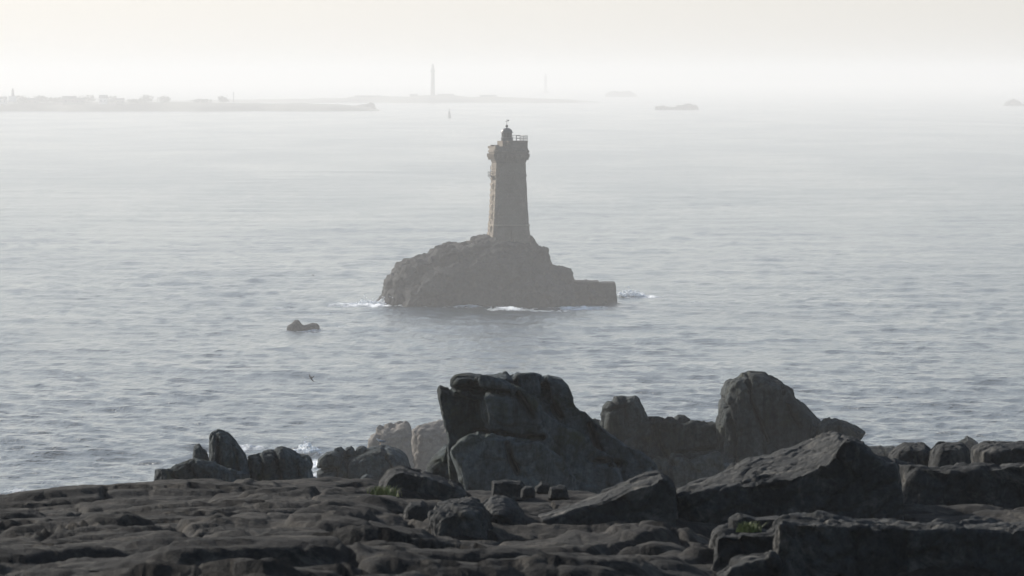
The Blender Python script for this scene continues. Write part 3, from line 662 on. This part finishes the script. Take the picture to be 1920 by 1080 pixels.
# --- the near lighthouse
lx, ly, lz = P(953, 446, DL)
LH = empty('lighthouse', (lx, ly, lz), math.radians(13), 'square grey stone lighthouse with dark lantern on the rock islet', 'lighthouse'); LH.scale = (1.04, 1.04, 1.0)
def plan(w, z, ch=0.09, dy=0.0):
    h = w / 2; c = w * ch
    pts = [(-h, -h + c), (-h + c, -h), (h - c, -h), (h, -h + c)]
    for k in range(0, 13):
        a = math.pi * k / 12
        pts.append((h * math.cos(a), h * 0.55 + h * 0.75 * math.sin(a)))
    return [(x, y, z) for x, y in pts]
W = [(-2.5, 9.3), (0, 8.95), (.9, 8.8), (2.4, 8.5), (4.25, 8.18), (8, 7.75), (12.5, 7.43), (15, 7.2), (17.7, 7.05), (18.5, 6.95)]
def wz(z): return float(np.interp(z, [a for a, b_ in W], [b_ for a, b_ in W]))
def lh(name, bm, mat, parent=None, smooth=False):
    return link(name, bm_mesh(name, bm, smooth), mat, parent or LH)
bm = bmesh.new(); b_loft(bm, [plan(wz(z), z) for z in np.linspace(-2.5, 18.5, 43)])
for v in bm.verts:
    v.co += Vector((random.uniform(-.05, .05), random.uniform(-.05, .05), 0))
lh('tower', bm, M_TOWER)
bm = bmesh.new(); b_loft(bm, [plan(wz(3.0) + .25, 3.0), plan(wz(3.0) + .3, 3.35)]); lh('plinth_course', bm, M_QUOIN)
bm = bmesh.new(); b_loft(bm, [plan(wz(15.0) + .22, 14.95), plan(wz(15) + .3, 15.3)]); lh('string_course', bm, M_TOWER)
# corbelled head
bm = bmesh.new()
b_loft(bm, [plan(6.97, 18.2), plan(7.35, 18.6), plan(7.35, 19.0), plan(7.75, 19.4), plan(7.75, 19.7), plan(8.1, 20.1), plan(8.15, 20.6), plan(8.45, 20.75), plan(8.45, 21.15), plan(8.05, 21.3), plan(7.95, 21.7), plan(7.6, 21.7)])
lh('cornice', bm, M_TOWER)
for face in range(3):
    for k in range(7):
        bm = bmesh.new(); t = -3.3 + k * 1.1
        b_box(bm, -.22, .22, -.55, .2, -.9, 0); b_box(bm, -.22, .22, -.3, .2, -1.5, -.9)
        o = lh('corbel', bm, M_TOWER)
        if face == 0: o.location = (t, -3.75, 20.4)
        elif face == 1: o.location = (-3.75, t, 20.4); o.rotation_euler = (0, 0, -math.pi / 2)
        else: o.location = (3.75, t, 20.4); o.rotation_euler = (0, 0, math.pi / 2)
# parapet: low and notched on the left, tall block on the right
for (x0, x1, y0, y1, z1) in ((-3.95, -3.05, -3.95, -3.0, 22.55), (-3.05, -1.7, -3.85, -3.1, 22.2), (-1.7, -.9, -3.85, -3.0, 22.5), (-3.95, -3.2, -3.0, 0.5, 22.2), (-3.95, -3.05, .5, 1.5, 22.5), (-3.95, -3.2, 1.5, 4, 22.2)):
    bm = bmesh.new(); b_box(bm, x0, x1, y0, y1, 21.6, z1); lh('parapet', bm, M_TOWER)
bm = bmesh.new(); b_box(bm, -.9, 3.75, -3.8, 3.6, 21.6, 23.3); b_box(bm, -.95, 3.85, -3.9, 3.7, 23.3, 23.5); lh('watch_room', bm, M_TOWER)
bm = bmesh.new(); b_box(bm, -2.05, -.9, -3.0, 2.5, 21.6, 23.45); lh('lantern_base', bm, M_TOWER)
lxo, lyo = -.45, -.4
bm = bmesh.new(); b_lathe(bm, [(1.35, 22.9), (1.35, 24.3), (1.22, 24.35), (1.22, 24.4)], 20, lxo, lyo); lan = lh('lantern', bm, M_METAL)
bm = bmesh.new(); b_lathe(bm, [(1.18, 24.4), (1.18, 25.45)], 20, lxo, lyo); lh('glazing', bm, M_PANE, lan)
for k in range(10):
    a = 2 * math.pi * k / 10; bm = bmesh.new()
    b_box(bm, -.05, .05, -.05, .05, 24.4, 25.5); o = lh('glazing_bar', bm, M_METAL, lan); o.location = (lxo + 1.2 * math.cos(a), lyo + 1.2 * math.sin(a), 0)
bm = bmesh.new(); b_lathe(bm, [(1.2, 25.4), (1.5, 25.42), (1.5, 25.58), (1.32, 25.62)] + [(1.32 * math.cos(t), 25.62 + 1.0 * math.sin(t)) for t in np.linspace(.1, 1.45, 9)], 24, lxo, lyo); dm = lh('dome', bm, M_METAL, lan, True)
bm = bmesh.new(); b_lathe(bm, [(.16, 26.5), (.16, 26.75)] + [(.34 * math.cos(t), 27.05 + .34 * math.sin(t)) for t in np.linspace(-1.2, 1.4, 8)], 12, lxo, lyo); lh('ball_finial', bm, M_METAL, lan, True)
bm = bmesh.new(); b_tube(bm, (lxo, lyo, 27.2), (lxo, lyo, 28.7), .045); b_tube(bm, (lxo - .45, lyo, 28.15), (lxo + .45, lyo, 28.15), .035); b_box(bm, lxo + .15, lxo + .55, lyo - .02, lyo + .02, 28.3, 28.55)
lh('weather_vane', bm, M_METAL, lan)
bm = bmesh.new()
cs = [(1.0, -3.8), (3.7, -3.8), (3.7, 3.5), (1.0, 3.5)]
for (x0, y0), (x1, y1) in zip(cs[:-1], cs[1:]):
    for z in (24.1, 24.75): b_tube(bm, (x0, y0, z), (x1, y1, z), .05, 5)
    nn = max(2, int(math.hypot(x1 - x0, y1 - y0) / .9))
    for k in range(nn + 1):
        t = k / nn; b_tube(bm, (x0 + (x1 - x0) * t, y0 + (y1 - y0) * t, 23.45), (x0 + (x1 - x0) * t, y0 + (y1 - y0) * t, 24.8), .05, 5)
lh('railing', bm, M_METAL)
# balcony on the left face
bm = bmesh.new(); b_box(bm, -4.65, -3.4, -1.6, 1.2, 14.9, 15.05); b_tube(bm, (-4.5, -1.4, 14.9), (-3.6, -1.4, 14.0), .06); b_tube(bm, (-4.5, 1.0, 14.9), (-3.6, 1.0, 14.0), .06); bal = lh('balcony', bm, M_METAL)
bm = bmesh.new()
for z in (15.6, 16.1): b_tube(bm, (-4.6, -1.5, z), (-4.6, 1.1, z), .04, 5); b_tube(bm, (-4.6, -1.5, z), (-3.6, -1.5, z), .04, 5); b_tube(bm, (-4.6, 1.1, z), (-3.6, 1.1, z), .04, 5)
for t in np.linspace(-1.5, 1.1, 5): b_tube(bm, (-4.6, t, 15.0), (-4.6, t, 16.1), .04, 5)
b_tube(bm, (-4.6, -1.5, 15.0), (-4.6, -1.5, 17.6), .05, 5)
lh('balcony_rail', bm, M_METAL, bal)
# windows in the left face with dressed surrounds, and in the front
def window(x, y, z, face, h=1.3, w=.7):
    hw = wz(z) / 2
    bm = bmesh.new()
    b_box(bm, -w / 2 - .28, -w / 2, -.12, .2, -h / 2 - .3, h / 2 + .3); b_box(bm, w / 2, w / 2 + .28, -.12, .2, -h / 2 - .3, h / 2 + .3)
    b_box(bm, -w / 2, w / 2, -.12, .2, h / 2, h / 2 + .3); b_box(bm, -w / 2 , w / 2 , -.12, .2, -h / 2 - .3, -h / 2)
    o = lh('window', bm, M_QUOIN)
    bm = bmesh.new(); b_box(bm, -w / 2, w / 2, -.02, .15, -h / 2, h / 2); lh('pane', bm, M_PANE, o)
    if face == 'left': o.location = (-hw - .02, y, z); o.rotation_euler = (0, 0, -math.pi / 2)
    else: o.location = (x, -hw - .02, z)
for z in (2.0, 5.2, 7.3, 9.6, 12.4): window(0, -.6, z, 'left')
# pale dressed stones up the left front corner and the left side
for k in range(26):
    z = .4 + k * .66
    hw = wz(z) / 2; bm = bmesh.new()
    ln = .95 if k % 2 else .55
    b_box(bm, -.05, .12, -ln, ln, -.29, .29)
    o = lh('quoin', bm, M_QUOIN); o.location = (-hw - .06, -.6 + (2.05 if k % 2 else -2.05), z)
# square pale patch where the wall meets the rock
bm = bmesh.new(); b_box(bm, -.2, 3.6, -.35, .3, -1.2, 1.7); o = lh('buttress', bm, M_TOWER); o.location = (0, -wz(1) / 2 + .05, .3)

# --- small rocks awash
rock('awash_rock', [dict(poly=[(536, 628), (539, 611), (547, 607), (551, 601), (558, 600), (564, 606), (569, 610), (576, 609), (586, 606), (596, 608), (600, 613), (602, 628)], D=1164, th=2.2)],
    0.16, 1.6, 0.12, 111, M_ISLET, 'small two humped rock awash left of the islet', facet=.7)

# --- far island with its village and tall lighthouse
def ridge(name, prof, D, depth, label, seed, cat='island'):
    xs = np.arange(prof[0][0], prof[-1][0] + 1, 4.0)
    tops = np.interp(xs, [p[0] for p in prof], [p[1] for p in prof])
    rows = [(-1, 0.0), (-.95, .35), (-.8, .7), (-.4, .92), (0, 1.0), (.5, .9), (1, 0.0)]
    co = []
    for t, s in rows:
        for x, y in zip(xs, tops):
            p = P(x, y, D)
            co.append((p[0], D + t * depth * (0.7 + .3 * math.sin(x * .03 + seed)), -3 + (p[2] + 3) * s))
    co = np.array(co); co[:, 2] += fbm(co * .02, 4, seed) * 1.2 * (co[:, 2] > 1)
    co[:, 1] += fbm(co * .01, 3, seed + 5) * 14
    me = mesh_arrays(name, co, grid_quads(len(rows), len(xs)))
    o = link(name, me, M_LAND, kind='structure', label=label); return o
DS = 8250.0
ridge('island', [(-500, 188), (-300, 185), (0, 187), (60, 187), (230, 188), (300, 188), (345, 188), (420, 187), (560, 185), (640, 184), (665, 181), (720, 180), (770, 181), (800, 178), (850, 179), (880, 182), (930, 180), (980, 184), (1040, 185), (1080, 188), (1130, 192)], 10800, 260, 'low hazy island strip on the horizon', 3)
ridge('island_shore', [(-500, 192), (0, 191), (300, 191), (480, 193), (620, 195), (680, 199), (712, 206)], DS, 120, 'nearer low shore of the far island at the left', 9)
def far_at(x, y, D): return P(x, y, D)
def house(px, y_top, w_px, D, wall, label, base=192):
    s = mpp(D); w = w_px * s; x, yy, z = P(px, base, D); h = (base - y_top) * s
    e = empty('house', (x, yy, z - 2), random.uniform(-.15, .15), label, 'house', 'village houses on the far island')
    d = 9.0; hw = w / 2; eh = 2 + h * .62
    bm = bmesh.new(); b_box(bm, -hw, hw, -d / 2, d / 2, 0, eh); link('wall', bm_mesh('wall', bm), wall, e)
    bm = bmesh.new(); rr = [[(sx * (hw + .4), -d / 2 - .5, eh), (sx * (hw + .4), 0, 2 + h), (sx * (hw + .4), d / 2 + .5, eh)] for sx in (-1, 1)]
    b_loft(bm, rr); rf = link('roof', bm_mesh('roof', bm), M_SLATE, e)
    bm = bmesh.new(); b_box(bm, hw * .7, hw * .7 + 1.2, -.6, .6, eh, 2 + h + 1.2); link('chimney', bm_mesh('chimney', bm), wall, rf)
    for k in (-.5, 0.5):
        bm = bmesh.new(); b_box(bm, hw * k - .6, hw * k + .6, -d / 2 - .06, -d / 2 + .1, eh * .4, eh * .75); link('window', bm_mesh('window', bm), M_PANE, e)
M_STONEH = plain_mat('stone_wall', (0.28, 0.26, 0.23), 0.9, 0.2, 0.4)
for px, yt, w, wall, lab in [
        (5, 181, 16, M_WHITE, 'white house at the left edge of the far island'),
        (62, 184, 20, M_STONEH, 'grey house on the far island right of the little tower'),
        (130, 180, 26, M_STONEH, 'grey long house on the far island between tree clumps'),
        (150, 183, 18, M_STONEH, 'grey low house beside the long house on the far island'),
        (194, 178, 15, M_WHITE, 'white house with the brightest wall on the far island'),
        (225, 184, 16, M_STONEH, 'grey house right of the brightest white house')]:
    house(px, yt, w, DS - 60, wall, lab, 193)
for px, yt, w, lab in [(690, 179, 48, 'long low building left of the far tall lighthouse'), (776, 176, 14, 'small house nearest left of the far tall lighthouse'),
                       (742, 181, 26, 'low building between the long one and the small house'), (836, 176, 30, 'building at the right foot of the far tall lighthouse'), (915, 178, 30, 'wide shed on the far island right of the lighthouse')]:
    house(px, yt, w, 10760, M_STONEH, lab, 188)
# tree clumps on the far island: trunk plus a crown of many leaf clumps
def far_tree(px, y_top, w_px, D, label, base=191):
    s = mpp(D); x, yy, z = P(px, base, D); h = (base - y_top) * s; w = w_px * s * .95
    e = empty('tree', (x, yy, z), 0, label, 'tree', 'trees on the far island')
    bm = bmesh.new(); b_lathe(bm, [(.6, -2), (.45, h * .3), (.2, h * .7)], 7); b_tube(bm, (0, 0, h * .25), (w * .5, 0, h * .6), .2); b_tube(bm, (0, 0, h * .25), (-w * .5, .5, h * .6), .2); link('trunk', bm_mesh('trunk', bm), M_SLATE, e)
    r = np.random.default_rng(int(px)); n = 420
    c = r.normal(size=(n, 3)); c /= np.linalg.norm(c, axis=1)[:, None]; c *= (r.uniform(.35, 1, n) ** .5)[:, None]
    lump = 1 + .6 * fbm(c * 1.7 + px, 2, 5)
    c = c * lump[:, None] * np.array([w, w * .8, h * .5]); c[:, 2] = np.maximum(c[:, 2] + h * .52, .2)
    co = []; 
    for p in c:
        a = r.normal(size=(3, 3)) * 0.95
        co.extend([p + a[0], p + a[1], p + a[2]])
    me = mesh_arrays('crown', np.array(co), np.arange(n * 3).reshape(-1, 3), False); link('crown', me, M_LEAF, e)
for px, yt, w, lab in [(36, 180, 18, 'dark tree clump just right of the little tower'), (48, 183, 16, 'second tree clump right of the little tower'), (76, 180, 14, 'tall tree left of the long house on the far island'), (90, 182, 26, 'broad tree touching the long house'), (108, 184, 20, 'low tree left of the long house roof'),
                       (165, 179, 15, 'tallest narrow tree between the grey and white houses'), (205, 181, 20, 'tree at the right of the brightest white house'), (275, 179, 12, 'lone tree on the open part of the far island'), (308, 181, 13, 'second lone tree on the open far island'), (255, 186, 20, 'low bush shaped tree before the lone trees'), (378, 186, 20, 'low clump left of the thin mast'), (418, 181, 10, 'small clump beside the thin mast')]:
    far_tree(px, yt, w, DS - 20, lab, 192)
# little tower with a white base
x, y, z = P(24, 188, DS - 80); s = mpp(DS)
T = empty('tower', (x, y, z), 0, 'little dark tower with a pale foot at the left end of the far island', 'tower')
bm = bmesh.new(); b_box(bm, -6, 5, -4, 4, -2, 6.8); link('base', bm_mesh('base', bm), M_WHITE, T)
bm = bmesh.new(); b_lathe(bm, [(2.2, 6.8), (1.9, 14.5), (2.4, 14.6), (2.4, 15.1), (1.3, 15.3), (1.3, 17), (1.5, 17.2), (.2, 18.6)], 14); link('shaft', bm_mesh('shaft', bm), M_SLATE, T)
# tall far lighthouse
x, y, z = P(811.5, 183, 10740)
T = empty('lighthouse', (x, y, z), 0, 'tall slender far lighthouse rising from the hazy island', 'lighthouse'); T.scale = (1.22, 1.22, 1.2)
M_FARLH = plain_mat('far_lighthouse_paint', (0.08, 0.08, 0.09), 0.8, 0.1, 0.1)
bm = bmesh.new(); b_lathe(bm, [(3.9, -2), (3.7, 4), (2.9, 42)], 16); link('shaft', bm_mesh('shaft', bm, True), M_FARLH, T)
bm = bmesh.new(); b_lathe(bm, [(2.9, 42), (3.9, 44), (3.9, 45.4), (3.5, 45.4), (2.9, 46), (2.9, 49)], 16); link('gallery', bm_mesh('gallery', bm), M_SLATE, T)
bm = bmesh.new(); b_lathe(bm, [(2.1, 49), (2.1, 53), (2.5, 53.2), (1.6, 55), (.3, 56.2), (.2, 57.5)], 14); link('lantern', bm_mesh('lantern', bm), M_SLATE, T)
bm = bmesh.new(); b_box(bm, -9, 9, -5, 5, -2, 4); link('annex', bm_mesh('annex', bm), M_FARLH, T)
# thin mast
x, y, z = P(438, 189, DS); T = empty('mast', (x, y, z), 0, 'thin mast on the far island left of the lighthouse', 'mast')
bm = bmesh.new(); b_lathe(bm, [(.7, -2), (.5, 13.5), (.2, 14)], 8); link('pole', bm_mesh('pole', bm), M_SLATE, T)
bm = bmesh.new(); b_tube(bm, (-2, 0, 10.5), (2, 0, 10.5), .3); link('crossarm', bm_mesh('crossarm', bm), M_SLATE, T)
# beacon standing in the water
D0 = sea_D(221); x, y, z = P(842.5, 221, D0)
T = empty('beacon_tower', (x, y, 0), 0, 'small beacon tower standing in the water before the far lighthouse', 'beacon')
bm = bmesh.new(); b_lathe(bm, [(3.0, -3), (2.6, 1.0), (2.2, 1.2), (1.3, 8.2), (1.6, 8.4), (1.6, 8.8)], 12); link('tower', bm_mesh('tower', bm), M_SLATE, T)
bm = bmesh.new(); b_lathe(bm, [(.25, 8.8), (.25, 10.2), (1.0, 10.2), (.1, 12.4)], 10); link('topmark', bm_mesh('topmark', bm), M_SLATE, T)
# second far tower on its reef
D0 = 16500.0; x, y, z = P(1023, 184, D0); s = mpp(D0)
T = empty('lighthouse', (x, y, 0), 0, 'faintest lighthouse, a thin stub right of the tall one', 'lighthouse')
bm = bmesh.new(); b_lathe(bm, [(5, -3), (4.6, 12), (4.0, 46), (5.0, 47.5), (5.0, 49), (3, 49.2), (3, 54), (.5, 59)], 14); link('shaft', bm_mesh('shaft', bm, True), M_FARLH, T)
bm = bmesh.new(); b_lathe(bm, [(14, -3), (12, 1.5), (7, 5), (5, 6)], 9); link('reef', bm_mesh('reef', bm), M_ISLET, T)
# skerries
for poly, D, lab, sd in [
        ([(1226, 214), (1229, 200), (1238, 198), (1250, 201), (1262, 202), (1270, 197), (1280, 198), (1290, 193), (1304, 196), (1311, 203), (1312, 214)], 8500, 'hazy skerry right of the near lighthouse, higher at its right end', 1),
        ([(655, 212), (662, 199), (672, 196), (684, 197), (694, 192), (702, 196), (707, 212)], 8300, 'row of small teeth of rock ending the far island shore', 2),
        ([(1128, 196), (1136, 176), (1150, 170), (1166, 172), (1180, 170), (1194, 178), (1200, 196)], 13500, 'faintest low skerry beyond the far island\'s right end', 3),
        ([(1880, 200), (1888, 190), (1900, 186), (1912, 190), (1922, 200)], 9600, 'faint small skerry at the far right edge', 4)]:
    rock('skerry', [dict(poly=poly, D=D, th=12)], 1.1, 12, 1.0, 200 + sd, M_ISLET, lab, cat='skerry')

# ------------------------------------------------------------------ sea spray against the islet
def spray(px, py, D, w, h, n, label, seed):
    r = np.random.default_rng(seed); x, y, z = P(px, py, D)
    bm = bmesh.new()
    for k in range(n):
        t = r.normal() * .45; hh = abs(r.normal()) * .45 * math.exp(-t * t * 1.5)
        rad = r.uniform(.06, .26) * (1.2 - min(hh, 1) * .6)
        res = bmesh.ops.create_icosphere(bm, subdivisions=1, radius=rad)
        o = Vector((t * w, r.normal() * 1.2, hh * h + .1))
        sq = Vector((r.uniform(.8, 2.2), 1, r.uniform(.5, 1.1)))
        for v in res['verts']: v.co = Vector((v.co.x * sq.x, v.co.y, v.co.z * sq.z)) * r.uniform(.8, 1.2) + o
    o = link('sea_spray', bm_mesh('sea_spray', bm, True), M_FOAM, None, label, 'spray', kind='stuff'); o.location = (x, y, 0)
M_FOAM = plain_mat('foam', (0.85, 0.87, 0.88), 0.9, 0.05, 1.0)
spray(1180, 556, sea_D(556), 3.6, 1.9, 420, 'white wave breaking at the right end of the quay', 1)
spray(735, 568, sea_D(571), 4.0, 2.2, 420, 'white spray at the left foot of the islet', 2)
spray(690, 571, sea_D(571), 4.0, 1.2, 260, 'low white surf just left of the islet', 3)
spray(575, 846, sea_D(850) , 1.6, 1.6, 260, 'white surf seen behind the gap between the left rocks', 4)

# ------------------------------------------------------------------ birds
def gull_standing(px, py, D, label):
    x, y, z = P(px, py, D); T = empty('gull', (x, y, z), math.radians(200), label, 'bird'); T.scale = (.62, .62, .62)
    bm = bmesh.new()
    b_loft(bm, [[(cx, r * math.cos(a), cz + r * .9 * math.sin(a)) for a in np.linspace(0, 2 * math.pi, 9)[:-1]] for cx, cz, r in ((-.30, .19, .012), (-.2, .21, .05), (-.05, .22, .085), (.08, .235, .08), (.15, .28, .05), (.18, .33, .047), (.22, .345, .042), (.26, .34, .012))])
    link('body', bm_mesh('body', bm, True), M_GULL, T)
    for s_ in (-1, 1):
        bm = bmesh.new(); b_loft(bm, [[(cx, s_ * (.07 + .02 * math.cos(a)), cz + r * math.sin(a)) for a in np.linspace(0, 2 * math.pi, 9)[:-1]] for cx, cz, r in ((-.36, .2, .01), (-.2, .22, .04), (.0, .235, .06), (.1, .24, .03))]); link('wing', bm_mesh('wing', bm, True), M_GULLG, T)
        bm = bmesh.new(); b_tube(bm, (0, s_ * .03, 0), (0, s_ * .03, .16), .01); b_box(bm, -.01, .05, s_ * .03 - .02, s_ * .03 + .02, 0, .01); link('leg', bm_mesh('leg', bm), M_BILL, T)
    bm = bmesh.new(); b_loft(bm, [ring(0, 0, 0, .014, 6), ring(0, 0, .06, .003, 6)]); o = link('bill', bm_mesh('bill', bm), M_BILL, T); o.location = (.25, 0, .34); o.rotation_euler = (0, math.pi / 2 + .15, 0)
def bird_flying(px, py, D, span, bank, head, mat, label):
    x, y, z = P(px, py, D); T = empty('flying_bird', (x, y, z), 0, label, 'bird'); T.scale = (span, span, span)
    ya = Vector(bank).normalized(); xa = Vector(head); xa = (xa - ya * xa.dot(ya)).normalized()
    T.rotation_euler = Matrix((xa, ya, xa.cross(ya))).transposed().to_euler()
    bm = bmesh.new()
    b_loft(bm, [[(cx, r * math.cos(a), cz + r * math.sin(a)) for a in np.linspace(0, 2 * math.pi, 9)[:-1]] for cx, cz, r in ((-.3, 0, .05), (-.18, 0, .045), (-.05, 0, .085), (.08, 0, .08), (.16, .01, .055), (.22, .01, .05), (.29, .0, .012))])
    link('body', bm_mesh('body', bm, True), mat, T)
    for s_ in (-1, 1):
        bm = bmesh.new()
        b_loft(bm, [[(cx - c / 2, yy, zz), (cx, yy, zz + .012), (cx + c / 2, yy, zz), (cx, yy, zz - .008)] for cx, c, yy, zz in ((.02, .17, s_ * .03, .01), (.05, .15, s_ * .2, .07), (.0, .1, s_ * .36, .06), (-.09, .02, s_ * .5, .03))])
        link('wing', bm_mesh('wing', bm, True), mat, T)
gull_standing(713, 834, DG, 'gull standing on top of the rounded boulder')
bird_flying(584, 708, 700, 1.4, (.5, .25, -.8), (-.8, .4, -.25), M_BIRD, 'dark bird with spread wings flying low over the water at the left')
bird_flying(587, 516, 1100, 0.8, (.55, .3, -.7), (-.7, .4, -.2), M_BIRD, 'tiny distant bird over the water left of the islet')

# ------------------------------------------------------------------ grass tufts
def tuft(px, py, D, w, h, n, seed, label, on=None):
    r = np.random.default_rng(seed); x, y, z = P(px, py, D); co = []; fs = []
    for k in range(n):
        bx, by = r.normal() * w * .45, r.normal() * w * .3; a = r.uniform(0, 2 * math.pi); hh = h * r.uniform(.4, 1.0); l = r.uniform(.1, .7) * hh
        wd = .004 + .004 * r.random(); dx, dy = math.cos(a), math.sin(a); i = len(co)
        for t in (0, .5, 1):
            c = (bx + dx * l * t * t, by + dy * l * t * t, hh * t * (1.1 - .25 * t)); ww = wd * (1 - t * .9)
            co += [(c[0] - dy * ww, c[1] + dx * ww, c[2]), (c[0] + dy * ww, c[1] - dx * ww, c[2])]
        fs += [(i, i + 1, i + 3, i + 2), (i + 2, i + 3, i + 5, i + 4)]
    o = link('grass_tuft', mesh_arrays('grass_tuft', np.array(co), np.array(fs)), M_GRASS, None, label, 'grass'); o.location = (x, y, shelf_z(x, y) - .02 if on is None else on)
tuft(718, 940, 62.5, .17, .16, 320, 1, 'green grass tuft at the left foot of the wedge shaped boulder')
tuft(1404, 996, 46.3, .10, .11, 260, 2, 'green grass tuft on the ledge beside the pale rounded stone', P(1404, 997, 46.3)[2])

# ------------------------------------------------------------------ haze
bm = bmesh.new(); b_box(bm, -9500, 9500, -60, 29500, -10, 84)
hz_o = link('haze', bm_mesh('haze', bm), None, None, 'pale sea haze lying over the whole view', kind='stuff')
hm = bpy.data.materials.new('haze'); hm.use_nodes = True; hn = hm.node_tree; hn.nodes.clear()
ho = hn.nodes.new('ShaderNodeOutputMaterial'); pv = hn.nodes.new('ShaderNodeVolumePrincipled')
pv.inputs['Color'].default_value = (0.925, 0.92, 0.905, 1); pv.inputs['Density'].default_value = HAZE; pv.inputs['Anisotropy'].default_value = 0.2
hn.links.new(pv.outputs[0], ho.inputs['Volume'])
hz_o.data.materials.append(hm)
